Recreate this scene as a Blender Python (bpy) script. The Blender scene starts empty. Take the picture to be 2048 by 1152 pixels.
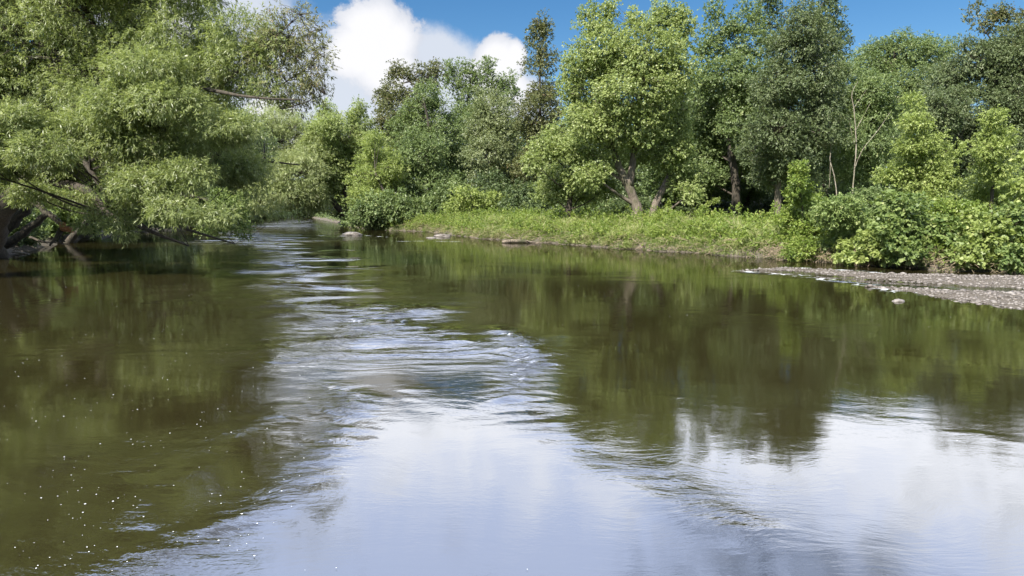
import bpy, math, random
import numpy as np
from mathutils import Vector
R = math.radians
random.seed(7); rng = np.random.default_rng(7)
scene = bpy.context.scene
col = scene.collection

# ------------------------------------------------------------------ camera
H = 3.0; PITCH = math.atan(161/1365.0); F = 1365.0        # F in pixels of a 2048 wide picture
cam_d = bpy.data.cameras.new('camera'); cam = bpy.data.objects.new('camera', cam_d); col.objects.link(cam)
cam_d.sensor_width = 36; cam_d.lens = 36*F/2048; cam_d.clip_end = 5000; cam_d.clip_start = .1
cam.location = (0, 0, H); cam.rotation_euler = (math.pi/2-PITCH, 0, 0)
scene.camera = cam
scene.view_settings.view_transform = 'Standard'; scene.view_settings.look = 'None'
scene.view_settings.exposure = 1.38; scene.view_settings.gamma = 1
cy = scene.cycles
cy.max_bounces = 7; cy.diffuse_bounces = 3; cy.glossy_bounces = 3; cy.transmission_bounces = 5; cy.transparent_max_bounces = 4
cy.caustics_reflective = False; cy.caustics_refractive = False; cy.sample_clamp_indirect = 4

cp, sp_ = math.cos(PITCH), math.sin(PITCH)
def pdir(px, py):
    a = (px-1024)/F; b = (576-py)/F
    return np.array([a, cp + b*sp_, -sp_ + b*cp])
def at(px, py, D):                 # a direction of the survey, D metres ahead
    d = pdir(px, py); return np.array([0, 0, H]) + d*(D/d[1])
def gnd(px, py, z=0.0):
    d = pdir(px, py); return np.array([0, 0, H]) + d*((z-H)/d[2])

# ------------------------------------------------------------------ node helpers
class NT:
    def __init__(s, nt): s.nt = nt; s.n = nt.nodes; s.l = nt.links
    def new(s, t, **k):
        n = s.n.new(t)
        for a, b in k.items(): setattr(n, a, b)
        return n
    def put(s, sock, v):
        if isinstance(v, bpy.types.NodeSocket): s.l.new(v, sock)
        elif v is not None: sock.default_value = v
    def m(s, op, a, b=None, c=None, clamp=False):
        n = s.new('ShaderNodeMath', operation=op); n.use_clamp = clamp
        s.put(n.inputs[0], a)
        if b is not None: s.put(n.inputs[1], b)
        if c is not None: s.put(n.inputs[2], c)
        return n.outputs[0]
    def sstep(s, x, lo, hi):
        n = s.new('ShaderNodeMapRange', interpolation_type='SMOOTHSTEP')
        s.put(n.inputs[0], x); s.put(n.inputs[1], lo); s.put(n.inputs[2], hi); n.inputs[3].default_value = 0; n.inputs[4].default_value = 1
        return n.outputs[0]
    def mix(s, f, a, b, mode='MIX'):
        n = s.new('ShaderNodeMix', data_type='RGBA', blend_type=mode)
        s.put(n.inputs[0], f); s.put(n.inputs[6], a); s.put(n.inputs[7], b); return n.outputs[2]
    def noise(s, vec, scale, detail=4, rough=.5, dist=0):
        n = s.new('ShaderNodeTexNoise'); s.put(n.inputs['Vector'], vec)
        n.inputs['Scale'].default_value = scale; n.inputs['Detail'].default_value = detail
        n.inputs['Roughness'].default_value = rough; n.inputs['Distortion'].default_value = dist
        return n.outputs[0], n.outputs[1]
    def mapping(s, vec, scale=(1,1,1), rot=(0,0,0)):
        n = s.new('ShaderNodeMapping'); s.put(n.inputs[0], vec); n.inputs['Scale'].default_value = scale; n.inputs['Rotation'].default_value = rot
        return n.outputs[0]
def C4(c): return (c[0], c[1], c[2], 1)

# ------------------------------------------------------------------ world: sky and clouds
SUN_EL = R(47); SUN_AZ = R(216)      # azimuth clockwise from +Y: behind the camera, to the left
w = bpy.data.worlds.new('World'); scene.world = w; w.use_nodes = True
T = NT(w.node_tree); T.n.clear()
sky = T.new('ShaderNodeTexSky', sky_type='NISHITA'); sky.sun_disc = False
sky.sun_elevation = SUN_EL; sky.sun_rotation = SUN_AZ; sky.air_density = 1.0; sky.dust_density = .4; sky.ozone_density = 3
hs = T.new('ShaderNodeHueSaturation'); hs.inputs['Saturation'].default_value = 1.3; hs.inputs['Value'].default_value = .46
T.l.new(sky.outputs[0], hs.inputs['Color'])
tc = T.new('ShaderNodeTexCoord'); gen = tc.outputs['Generated']
sx = T.new('ShaderNodeSeparateXYZ'); T.l.new(gen, sx.inputs[0]); X, Y, Z = sx.outputs
Yc = T.m('MAXIMUM', Y, .05)
U = T.m('DIVIDE', X, Yc); V = T.m('DIVIDE', Z, Yc)
n1, c1 = T.noise(gen, 11, 10, .66, .25)
n2, c2 = T.noise(gen, 3.2, 6, .55, .2)
nn = T.m('SUBTRACT', n1, .5); nb = T.m('SUBTRACT', n2, .5)
def blob(px, py, rx, ry):
    d = pdir(px, py); u0, v0 = d[0]/d[1], d[2]/d[1]
    a = T.m('MULTIPLY', T.m('SUBTRACT', U, u0), F/rx); b = T.m('MULTIPLY', T.m('SUBTRACT', V, v0), F/ry)
    return T.m('SUBTRACT', 1, T.m('SQRT', T.m('ADD', T.m('MULTIPLY', a, a), T.m('MULTIPLY', b, b))))
def field(bl):
    f = None
    for b in bl:
        v = blob(*b); f = v if f is None else T.m('SMOOTH_MAX', f, v, .12)
    return f
hard = field([(745,50,85,60), (790,80,62,62), (720,100,85,75), (775,130,75,70), (1000,125,62,58), (1030,110,28,36), (975,150,60,40), (1010,190,70,60), (540,240,60,70), (300,30,120,70)])
soft = field([(740,190,260,130), (850,130,130,80), (930,165,90,60), (900,200,220,90), (560,190,230,170), (1000,210,120,80), (380,60,240,160)])
hardm = T.m('MULTIPLY', T.sstep(T.m('ADD', hard, T.m('MULTIPLY', nn, 2.0)), -.02, .24), T.sstep(Y, .05, .2))
softm = T.m('MULTIPLY', T.sstep(T.m('ADD', soft, T.m('MULTIPLY', nn, .8)), -.08, .36), T.sstep(Y, .05, .2))
# high cloud above the treetops, brightened out of view for reflections and fill
band = T.m('MAXIMUM', T.sstep(V, .293, .318), T.sstep(Z, .30, .40)); band = T.m('MULTIPLY', band, T.m('MAXIMUM', T.sstep(Y, .05, .2), T.sstep(Z, .30, .40)))
over = T.m('MULTIPLY', band, T.sstep(T.m('ADD', T.m('ADD', T.m('MULTIPLY', nb, 1.6), T.m('MULTIPLY', nn, .8)), T.m('MULTIPLY', T.m('SUBTRACT', .55, Z), .6)), -.38, .12))
skyc = T.mix(.0, hs.outputs[0], (0,0,0,1))
CL = 1.0
lay = T.mix(T.sstep(T.m('ADD', Z, T.m('MULTIPLY', nn, .25)), .30, .46), (12.6, 13.0, 14.2, 1), (7.0, 8.5, 12.6, 1))
lay = T.mix(T.sstep(Z, .5, .8), lay, (3.6, 4.0, 5.2, 1)); lay = T.mix(T.sstep(Y, .1, -.3), lay, (6.0, 6.5, 7.6, 1))  # layer behind the camera brightened to fill the near faces of the trees
c = T.mix(T.m('MULTIPLY', over, .92), skyc, lay)
c = T.mix(T.m('MULTIPLY', softm, .93), c, (2.75, 2.92, 3.25, 1))
shade = T.sstep(T.m('ADD', T.m('ADD', hard, T.m('MULTIPLY', nn, .9)), T.m('MULTIPLY', nb, .9)), -.1, .55)
hc = T.mix(shade, (2.45, 2.6, 2.95, 1), (3.65, 3.65, 3.75, 1))
c = T.mix(hardm, c, hc)
bg = T.new('ShaderNodeBackground'); T.l.new(c, bg.inputs[0]); bg.inputs[1].default_value = .105
wo = T.new('ShaderNodeOutputWorld'); T.l.new(bg.outputs[0], wo.inputs[0])
# ------------------------------------------------------------------ sun
sd = bpy.data.lights.new('sun', 'SUN'); sun = bpy.data.objects.new('sun', sd); col.objects.link(sun)
sd.energy = 4.8; sd.angle = R(.5); sd.color = (1, .95, .86)
sv = Vector((math.sin(SUN_AZ)*math.cos(SUN_EL), math.cos(SUN_AZ)*math.cos(SUN_EL), math.sin(SUN_EL)))
sun.rotation_euler = (-sv).to_track_quat('-Z', 'Y').to_euler()

# ------------------------------------------------------------------ object helpers
def tag(o, label=None, cat=None, group=None, kind=None):
    if label: o['label'] = label
    if cat: o['category'] = cat
    if group: o['group'] = group
    if kind: o['kind'] = kind
    return o
def empty(name, loc):
    o = bpy.data.objects.new(name, None); o.empty_display_size = .3; o.location = loc; col.objects.link(o); return o
def mesh_obj(name, V_, Fq, mat, parent=None, attrs=None, smooth=False, origin=None):
    """quads/tris: Fq is an (n,4) or (n,3) int array, or a list of such arrays"""
    V_ = np.asarray(V_, dtype=np.float32)
    if parent is not None: V_ = V_ - np.array(parent.location, dtype=np.float32)
    elif origin is not None: V_ = V_ - np.asarray(origin, dtype=np.float32)
    Fs = Fq if isinstance(Fq, list) else [Fq]
    Fs = [np.asarray(f, dtype=np.int32) for f in Fs if len(f)]
    me = bpy.data.meshes.new(name)
    me.vertices.add(len(V_)); me.vertices.foreach_set('co', V_.ravel())
    li = np.concatenate([f.ravel() for f in Fs]); me.loops.add(len(li)); me.loops.foreach_set('vertex_index', li)
    tot = np.concatenate([np.full(len(f), f.shape[1], dtype=np.int32) for f in Fs])
    st = np.concatenate([[0], np.cumsum(tot)[:-1]]).astype(np.int32)
    me.polygons.add(len(tot)); me.polygons.foreach_set('loop_start', st)
    if attrs:
        for k, (dom, a) in attrs.items():
            at_ = me.attributes.new(k, 'FLOAT', dom); at_.data.foreach_set('value', np.asarray(a, dtype=np.float32))
    me.update(calc_edges=True)
    me.polygons.foreach_set('use_smooth', np.full(len(tot), smooth, dtype=bool))
    me.materials.append(mat)
    o = bpy.data.objects.new(name, me); col.objects.link(o)
    if parent is not None: o.parent = parent
    elif origin is not None: o.location = origin
    return o
def copy_tree(o, parent=None):
    c_ = o.copy(); col.objects.link(c_); c_.parent = parent
    for ch in list(o.children): copy_tree(ch, c_)
    return c_
def norm(a): return a/np.maximum(np.linalg.norm(a, axis=-1, keepdims=True), 1e-9)
def wnoise(P, scale, seed, n=14):
    """smooth random field from plane waves, about -1..1"""
    r = np.random.default_rng(seed); out = np.zeros(len(P))
    for i in range(n):
        k = r.normal(size=P.shape[1]); k = k/np.linalg.norm(k)*(r.uniform(.5, 1.6)*2*math.pi/scale)
        out += np.sin(P@k + r.uniform(0, 6.28))
    return out/math.sqrt(n)

# ------------------------------------------------------------------ materials
def mat(name):
    m = bpy.data.materials.new(name); m.use_nodes = True; t = NT(m.node_tree); t.n.clear()
    return m, t, t.new('ShaderNodeOutputMaterial')
def leaf_mat(name, dark, light, tip=None, trans=.38, rough=.45):
    m, t, out = mat(name)
    a = t.new('ShaderNodeAttribute'); a.attribute_name = 'tone'
    r_ = t.new('ShaderNodeValToRGB'); t.l.new(a.outputs['Fac'], r_.inputs[0])
    e = r_.color_ramp.elements; e[0].position = .1; e[0].color = C4(dark); e[1].position = .8; e[1].color = C4(light)
    if tip: x = e.new(.97); x.color = C4(tip)
    p = t.new('ShaderNodeBsdfPrincipled'); t.l.new(r_.outputs[0], p.inputs['Base Color']); p.inputs['Roughness'].default_value = rough
    p.inputs['Specular IOR Level'].default_value = .35
    tr = t.new('ShaderNodeBsdfTranslucent')
    g = t.mix(1.0, r_.outputs[0], (1.4, 1.42, .95, 1), 'MULTIPLY'); t.l.new(g, tr.inputs[0])
    mx = t.new('ShaderNodeMixShader'); mx.inputs[0].default_value = trans
    t.l.new(p.outputs[0], mx.inputs[1]); t.l.new(tr.outputs[0], mx.inputs[2]); t.l.new(mx.outputs[0], out.inputs[0])
    return m
def bark_mat(name, c0, c1, sc=1.0):
    m, t, out = mat(name)
    tcn = t.new('ShaderNodeTexCoord'); v = t.mapping(tcn.outputs['Object'], (7*sc, 7*sc, 1.6*sc))
    n, _ = t.noise(v, 1.5, 6, .65, .4); n3, _ = t.noise(tcn.outputs['Object'], .9, 3)
    f = t.sstep(n, .35, .65); cc = t.mix(f, C4(c0), C4(c1)); cc = t.mix(t.sstep(n3, .5, .75), cc, (c0[0]*.9, c0[1]*1.15, c0[2]*.7, 1))
    p = t.new('ShaderNodeBsdfPrincipled'); t.l.new(cc, p.inputs['Base Color']); p.inputs['Roughness'].default_value = .9
    b = t.new('ShaderNodeBump'); b.inputs['Strength'].default_value = .9; b.inputs['Distance'].default_value = .05
    t.l.new(n, b.inputs['Height']); t.l.new(b.outputs[0], p.inputs['Normal']); t.l.new(p.outputs[0], out.inputs[0])
    return m
L = {
 'willow':  leaf_mat('willow_leaf', (.105,.14,.048), (.275,.32,.125), (.46,.48,.34), .44, .36),
 'silverw': leaf_mat('silver_willow_leaf', (.10,.13,.055), (.22,.25,.115), (.36,.38,.27), .32),
 'silverp': leaf_mat('sunlit_silver_willow_leaf', (.15,.19,.075), (.33,.37,.17), (.50,.52,.36), .42),  # silver willow leaf lightened, sunlight put into the colour
 'maple':   leaf_mat('maple_leaf', (.11,.15,.05), (.25,.295,.12), (.36,.39,.21), .4),
 'pale':    leaf_mat('pale_maple_leaf', (.13,.18,.055), (.31,.36,.14), (.45,.48,.27), .42),
 'bronzew': leaf_mat('bronze_willow_leaf', (.09,.10,.04), (.21,.215,.10), (.26,.17,.11), .36),  # bronze tone carries the backlit look of the branch tips
 'mapled':  leaf_mat('shaded_maple_leaf', (.065,.10,.036), (.15,.20,.075), (.21,.25,.11), .35),  # maple leaf darkened, shade of the woods put into the colour
 'mid':     leaf_mat('mid_green_leaf', (.078,.118,.043), (.19,.245,.094), (.30,.33,.16), .36),
 'dark':    leaf_mat('dark_green_leaf', (.048,.075,.03), (.12,.16,.064), (.18,.21,.10), .3),
 'bluish':  leaf_mat('grey_green_leaf', (.06,.088,.038), (.145,.18,.08), (.2,.22,.13), .3),
 'bronze':  leaf_mat('bronze_green_leaf', (.07,.085,.032), (.15,.16,.062), (.2,.14,.08), .3),
 'lime':    leaf_mat('lime_leaf', (.15,.20,.055), (.29,.345,.11), (.40,.43,.18), .42),
 'vine':    leaf_mat('broad_leaf', (.085,.135,.04), (.205,.265,.085), (.33,.36,.16), .38, .5),
 'grass':   leaf_mat('grass_blade', (.09,.14,.035), (.23,.28,.085), (.40,.39,.2), .4),
 'weed':    leaf_mat('weed_leaf', (.10,.16,.03), (.23,.29,.065), (.34,.36,.12), .4),
}
BARK = bark_mat('grey_bark', (.06,.048,.036), (.17,.14,.108))
BARKD = bark_mat('dark_bark', (.022,.018,.013), (.07,.056,.04))
DEADW = bark_mat('bleached_dead_wood', (.14,.12,.09), (.33,.29,.24))
DRIFT = bark_mat('wet_driftwood', (.05,.04,.03), (.2,.16,.12))
SNAP = bark_mat('fresh_orange_wood', (.22,.09,.035), (.38,.19,.09), 2)

# ------------------------------------------------------------------ river outline and ground
rightS = [gnd(*p) for p in [(3600,640),(3000,600),(2400,562),(2048,546),(1900,542),(1750,533),(1640,524),(1560,519),(1400,507),(1250,497),(1100,486),(960,477),(850,463),(760,460),(700,453),(668,443),(640,438.5)]]
rightS = [np.array([75,-60,0]), np.array([45,-10,0])] + rightS + [np.array([-62,212,0]), np.array([-110,238,0]), np.array([-240,250,0])]
leftS = [gnd(*p) for p in [(-900,600),(-300,540),(-60,517),(30,506),(110,486),(190,471),(300,461),(380,452),(480,441.5)]]
leftS = [np.array([-45,-60,0])] + leftS + [np.array([-84,178,0]), np.array([-120,190,0]), np.array([-240,195,0])]
poly = np.array([p[:2] for p in leftS] + [p[:2] for p in rightS[::-1]])
def sdist(P):
    """signed distance to the water's edge, + on land"""
    P = np.asarray(P, dtype=float); best = np.full(len(P), 1e9); inside = np.zeros(len(P), bool)
    n = len(poly)
    for i in range(n):
        a = poly[i]; b = poly[(i+1) % n]; ab = b-a
        t = np.clip(((P-a)@ab)/(ab@ab), 0, 1); d = np.linalg.norm(P-a-t[:, None]*ab, axis=1); best = np.minimum(best, d)
        cond = ((a[1] > P[:, 1]) != (b[1] > P[:, 1]))
        with np.errstate(divide='ignore', invalid='ignore'):
            xi = a[0] + (P[:, 1]-a[1])/(b[1]-a[1]+1e-12)*ab[0]
        inside ^= cond & (P[:, 0] < xi)
    return np.where(inside, -best, best)
# gravel bar ridges: spines of survey points with half-width and height
def spine(pts): return np.array([np.append(gnd(a, b)[:2], (w_, h_)) for a, b, w_, h_ in pts])
bars = [spine([(1490,541,.4,.01),(1570,538,.9,.04),(1640,542,1.3,.05),(1750,552,1.9,.065),(1850,557,2.4,.08),(1960,561,2.8,.10),(2070,565,3.0,.12),(2300,575,3.2,.15)]),
        spine([(1740,574,.4,.02),(1850,582,1.0,.06),(1930,590,1.6,.10),(2040,600,2.2,.14),(2200,608,2.6,.18),(2400,618,2.8,.2)])]
def barh(P):
    out = np.full(len(P), -1.0)
    for S in bars:
        for a, b in zip(S[:-1], S[1:]):
            ab = b[:2]-a[:2]; t = np.clip(((P-a[:2])@ab)/(ab@ab), 0, 1)
            d = np.linalg.norm(P-a[:2]-t[:, None]*ab, axis=1); w_ = a[2]+t*(b[2]-a[2]); h_ = a[3]+t*(b[3]-a[3])
            out = np.maximum(out, h_ - .16*(d/w_)**2)
    return out
def shore(P):
    P = np.asarray(P, dtype=float)[:, :2]; return sdist(P) + .35*wnoise(P, 5, 3) + .12*wnoise(P, 1.6, 4)
def height(P):
    P = np.asarray(P, dtype=float)[:, :2]
    s = shore(P)
    z_in = np.maximum(-.02 + .28*s, -1.2) 
    mud = .5*np.clip(s/.4, 0, 1)**.7
    rise = .75*np.clip((s-.4)/5.5, 0, 1) ** .8 + .25*np.clip((s-6)/22, 0, 1)
    z = np.where(s < 0, z_in, mud + rise)
    z += np.where(s > 1, .07*wnoise(P, 4, 5) + .03*wnoise(P, 1.2, 6), 0)
    b = barh(P) + .02*wnoise(P, .9, 8) + .02*wnoise(P, 2.2, 9)
    z = np.where((s < 0), np.maximum(z, b), z)
    return z
def hz(x, y): return float(height(np.array([[x, y]]))[0])
def grid_axis(parts):
    a = []
    for lo, hi, st in parts: a += list(np.arange(lo, hi-1e-6, st))
    a.append(parts[-1][1]); return np.array(a)
def grid_mesh(ax, ay):
    xx, yy = np.meshgrid(ax, ay); P = np.stack([xx.ravel(), yy.ravel()], 1)
    nx, ny = len(ax), len(ay); i = np.arange((nx-1)*(ny-1)); r_, c_ = i//(nx-1), i % (nx-1); a = r_*nx+c_
    return P, np.stack([a, a+1, a+nx+1, a+nx], 1)
gx = grid_axis([(-2000,-300,170),(-300,-100,5),(-100,-50,1.5),(-50,8,.7),(8,34,.3),(34,60,.7),(60,120,3),(120,300,10),(300,2000,170)])
gy = grid_axis([(-1500,-60,120),(-60,16,3),(16,45,.3),(45,130,.7),(130,260,1.5),(260,400,8),(400,2600,200)])
Pg, Fg = grid_mesh(gx, gy); zg = height(Pg)
m, t, out = mat('ground_soil')
geo = t.new('ShaderNodeNewGeometry'); pos = geo.outputs['Position']; sp = t.new('ShaderNodeSeparateXYZ'); t.l.new(pos, sp.inputs[0])
n, _ = t.noise(pos, .8, 6, .6); n_, _ = t.noise(pos, 14, 5, .7)
mudc = t.mix(n_, (.05,.042,.03,1), (.125,.105,.082,1)); grc = t.mix(n, (.06,.085,.022,1), (.13,.16,.045,1)); grc = t.mix(t.sstep(n_, .5, .7), grc, (.10,.08,.045,1))
cc = t.mix(t.sstep(t.m('ADD', sp.outputs[2], t.m('MULTIPLY', t.m('SUBTRACT', n, .5), .5)), .35, .65), mudc, grc)
p = t.new('ShaderNodeBsdfPrincipled'); t.l.new(cc, p.inputs['Base Color']); p.inputs['Roughness'].default_value = .95
b = t.new('ShaderNodeBump'); b.inputs['Strength'].default_value = .7; b.inputs['Distance'].default_value = .08; t.l.new(n_, b.inputs['Height']); t.l.new(b.outputs[0], p.inputs['Normal'])
t.l.new(p.outputs[0], out.inputs[0])
g = mesh_obj('ground', np.column_stack([Pg, zg]), Fg, m, smooth=True); tag(g, kind='structure')

# ------------------------------------------------------------------ water
wx = grid_axis([(-245,-60,4),(-60,-14,.6),(-14,-8,.16),(-8,10,.075),(10,18,.16),(18,45,.6),(45,90,4)])
wy = grid_axis([(-60,4,4),(4,5.5,.3),(5.5,14,.06),(14,22,.1),(22,34,.2),(34,70,.5),(70,130,1.2),(130,262,4)])
Pw, Fw = grid_mesh(wx, wy)
def gauss(P, px, py, sxm, sym, ang=0):
    c_ = gnd(px, py)[:2]; d = P-c_; ca, sa = math.cos(ang), math.sin(ang)
    a = d[:, 0]*ca+d[:, 1]*sa; b = -d[:, 0]*sa+d[:, 1]*ca
    return np.exp(-(a/sxm)**2-(b/sym)**2)
def seg(P, pts, wd):
    out = np.zeros(len(P))
    q = [gnd(a, b)[:2] for a, b in pts]
    for a, b in zip(q[:-1], q[1:]):
        ab = b-a; t_ = np.clip(((P-a)@ab)/(ab@ab), 0, 1); d = np.linalg.norm(P-a-t_[:, None]*ab, axis=1); out = np.maximum(out, np.exp(-(d/wd)**2))
    return out
warp = np.stack([wnoise(Pw, 7, 21), wnoise(Pw, 7, 22)], 1)*.8 + np.stack([wnoise(Pw, 2.2, 23), wnoise(Pw, 2.2, 24)], 1)*.22
Q = Pw + warp
chop = .12 + .10*np.clip(wnoise(Q, 6, 30), -1, 1.5)
chop += .75*seg(Q, [(470,455),(560,520),(600,600),(700,640),(640,690)], 2.4)
chop += .6*seg(Q, [(610,436),(570,448),(520,462),(560,480)], 7)
chop += .55*seg(Q, [(700,640),(850,690),(1010,700)], 1.3)
chop += 1.15*seg(Pw+warp*.3, [(1010,660),(1045,720),(1035,790),(1100,860),(1250,930),(1450,1010)], .42)
chop += .5*seg(Q, [(790,780),(900,800),(1000,790)], .5)
chop += .2*seg(Q, [(1180,880),(1400,930),(1620,960)], .75)
chop += .22*seg(Q, [(1480,850),(1700,830),(1950,880)], .6)
chop += 1.15*seg(Pw+warp*.3, [(640,780),(690,900),(640,980),(480,1080),(260,1140)], .5)
chop += .6*seg(Q, [(280,900),(400,840),(580,800)], .6) + .5*seg(Q, [(380,1000),(460,1030)], .35)
chop += .7*seg(Q, [(1500,545),(1750,565),(2000,585)], 1.1)
chop *= 1-.72*np.clip(gauss(Pw, 930, 930, 1.6, 2.6)+gauss(Pw, 880, 1090, 1.5, 1.6)+gauss(Pw, 1800, 1020, 3.0, 1.6)*.8, 0, 1)
chop *= 1-.55*gauss(Pw, 1430, 860, 4.0, 2.2)
chop *= 1-.35*gauss(Pw, 200, 750, 5, 9)-.3*gauss(Pw, 1500, 760, 6, 5)
chop = np.clip(chop, .085, 1.3)
riffle = 1.1*seg(Q, [(610,436),(570,448),(520,462),(560,480)], 7) + 1.0*seg(Q, [(480,452),(560,500),(600,560),(640,620),(700,660)], 2.6) + .6*seg(Q, [(400,484),(620,500),(780,585)], 2.0)
riffle += .55*seg(Pw, [(1480,541),(1640,551),(1760,572),(1900,590),(2048,612)], 1.0) + .5*seg(Pw, [(1400,520),(1600,532),(1800,546),(2048,556)], .9)
riffle = np.clip(riffle*(.6+.6*wnoise(Q*[.5,1], 3.5, 50)), 0, 1.3)
foam = np.zeros(len(Pw))
z = np.zeros(len(Pw)); wr = np.random.default_rng(99)
Q2 = Pw + warp*.55
for lam, amp, n_w in ((1.7,.0085,7), (.85,.0058,9), (.42,.0050,12), (.24,.0034,12)):
    for i in range(n_w):
        th = wr.normal(1.45, .42); k = 2*math.pi/(lam*wr.uniform(.75, 1.3))
        near = 1.0 if lam > .8 else np.clip((30-Pw[:, 1])/10, 0, 1)
        z += amp/math.sqrt(n_w)*1.5*near*np.sin(k*(Q2[:, 0]*math.cos(th)+Q2[:, 1]*math.sin(th)) + wr.uniform(0, 6.28))
z *= chop**1.7*1.25
# foam lines off the rocks; sky glints on the riffles painted white too
foam += .9*seg(Pw, [(640,471),(690,472)], .5)*(wnoise(Pw, 1.1, 41) > -.2) + .8*seg(Pw, [(722,470),(770,474)], .5)*(wnoise(Pw, 1.1, 42) > 0)
foam += .8*seg(Pw, [(785,483),(850,482),(950,484)], .35)*(wnoise(Pw*[.4,1], 1.0, 43) > -.1)
foam += .9*gauss(Pw, 410, 484, 3.2, .9)*(wnoise(Pw*[.5,1.6], 1.2, 44) > .0)
foam += .8*seg(Pw, [(1480,542),(1600,551),(1740,571),(1800,584),(1900,592)], .8)*(wnoise(Pw*[.6,1], .5, 45) > .25)  # white sparkle of the shallows painted along the bar
foam += .8*seg(Pw, [(1560,534),(1700,541),(1850,553),(2048,562)], .8)*(wnoise(Pw*[.6,1], .6, 46) > .35)
m, t, out = mat('river_water')
geo = t.new('ShaderNodeNewGeometry'); pos = geo.outputs['Position']
ac = t.new('ShaderNodeAttribute'); ac.attribute_name = 'chop'; af = t.new('ShaderNodeAttribute'); af.attribute_name = 'foam'
wn, wc = t.noise(pos, .22, 3, .5)
wv = t.new('ShaderNodeVectorMath', operation='MULTIPLY_ADD'); t.l.new(wc, wv.inputs[0]); wv.inputs[1].default_value = (3, 3, 0); t.l.new(pos, wv.inputs[2])
pw = wv.outputs[0]
b1, _ = t.noise(t.mapping(pw, (1.0, 2.6, 1), (0,0,.12)), 2.2, 4, .55, .6)
b2, _ = t.noise(t.mapping(pw, (1.2, 2.4, 1), (0,0,-.2)), 8.0, 3, .6, .3)
b4, _ = t.noise(t.mapping(pw, (1.0, 2.3, 1), (0,0,.25)), 2.6, 3, .5, 1.0)
ar = t.new('ShaderNodeAttribute'); ar.attribute_name = 'riffle'
b5, _ = t.noise(t.mapping(pw, (.16, .5, 1)), 1.0, 3, .55, .8)
b3, _ = t.noise(t.mapping(pw, (.35, 1.2, 1)), .9, 4, .6, .5)
hgt = t.m('ADD', t.m('ADD', t.m('ADD', t.m('MULTIPLY', b1, .020), t.m('MULTIPLY', b2, .005)), t.m('MULTIPLY', b4, .013)), t.m('MULTIPLY', b3, t.m('MULTIPLY_ADD', ar.outputs['Fac'], .10, .03)))
hgt = t.m('ADD', hgt, t.m('MULTIPLY', b5, t.m('MULTIPLY', ar.outputs['Fac'], .34)))
hgt = t.m('MULTIPLY', hgt, t.m('MULTIPLY', t.m('POWER', ac.outputs['Fac'], 1.5), 1.25))
hgt = t.m('ADD', hgt, t.m('MULTIPLY', b2, .00035))
bp = t.new('ShaderNodeBump'); bp.inputs['Strength'].default_value = 1; bp.inputs['Distance'].default_value = 1.0; t.l.new(hgt, bp.inputs['Height'])
fr = t.new('ShaderNodeFresnel'); fr.inputs[0].default_value = 2.9; t.l.new(bp.outputs[0], fr.inputs['Normal'])
df = t.new('ShaderNodeBsdfDiffuse'); silt, _ = t.noise(pos, .35, 4, .6); t.l.new(t.mix(silt, (.013,.0115,.004,1), (.024,.020,.008,1)), df.inputs[0])
gl = t.new('ShaderNodeBsdfGlossy'); gl.inputs['Roughness'].default_value = .02; t.l.new(bp.outputs[0], gl.inputs['Normal'])
mx = t.new('ShaderNodeMixShader'); t.l.new(fr.outputs[0], mx.inputs[0]); t.l.new(df.outputs[0], mx.inputs[1]); t.l.new(gl.outputs[0], mx.inputs[2])
fd = t.new('ShaderNodeBsdfDiffuse'); fd.inputs[0].default_value = (.75,.78,.8,1)
fn, _ = t.noise(t.mapping(pos, (1, 2, 1)), 5, 5, .7)
mf = t.new('ShaderNodeMixShader'); t.l.new(t.m('MULTIPLY', t.sstep(t.m('MULTIPLY', af.outputs['Fac'], fn), .22, .5), .85), mf.inputs[0])
t.l.new(mx.outputs[0], mf.inputs[1]); t.l.new(fd.outputs[0], mf.inputs[2]); t.l.new(mf.outputs[0], out.inputs[0])
wo_ = mesh_obj('river_water', np.column_stack([Pw, z]), Fw, m, attrs={'chop': ('POINT', chop), 'riffle': ('POINT', riffle), 'foam': ('POINT', foam)}, smooth=True); tag(wo_, kind='structure')

# foam flecks drifting on the surface: nobody could count them
def fleck_field():
    pts = []
    r = np.random.default_rng(5)
    while len(pts) < 620:
        px, py = r.uniform(-100, 2100), r.uniform(500, 1150)
        dens = 1.0 if px < 620 else (.2 if py < 700 else .008)
        if py > 900 and px < 620: dens = .45
        if px > 1200 and py < 700: dens = .3
        g_ = gnd(px, py)
        if r.random() < dens*(.15+.85*float(wnoise(np.array([[g_[0]*1.3, g_[1]*.45]]), 2.2, 71)[0] > .15)): pts.append(g_)
    pts = np.array(pts); V_, F_ = [], []
    for q in pts:
        s = min(np.exp(r.normal(-5.9,.45)), .006)*(1+q[1]*.035); k = 7; b0 = len(V_); a0 = r.uniform(0, 6)
        for i in range(k):
            a = a0+i*2*math.pi/k; rr = s*r.uniform(.6, 1.3); V_.append((q[0]+math.cos(a)*rr*1.4, q[1]+math.sin(a)*rr, .012))
        V_.append((q[0], q[1], .012+s*.15))
        F_ += [(b0+i, b0+(i+1) % k, b0+k) for i in range(k)]
    return np.array(V_), np.array(F_)
m, t, out = mat('white_foam'); d_ = t.new('ShaderNodeBsdfDiffuse'); d_.inputs[0].default_value = (.82,.84,.84,1); t.l.new(d_.outputs[0], out.inputs[0]); FOAM = m
fv, ff = fleck_field(); o = mesh_obj('foam_flecks', fv, ff, FOAM, smooth=True); tag(o, 'small white foam flecks drifting on the brown river', 'foam', kind='stuff')

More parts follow.
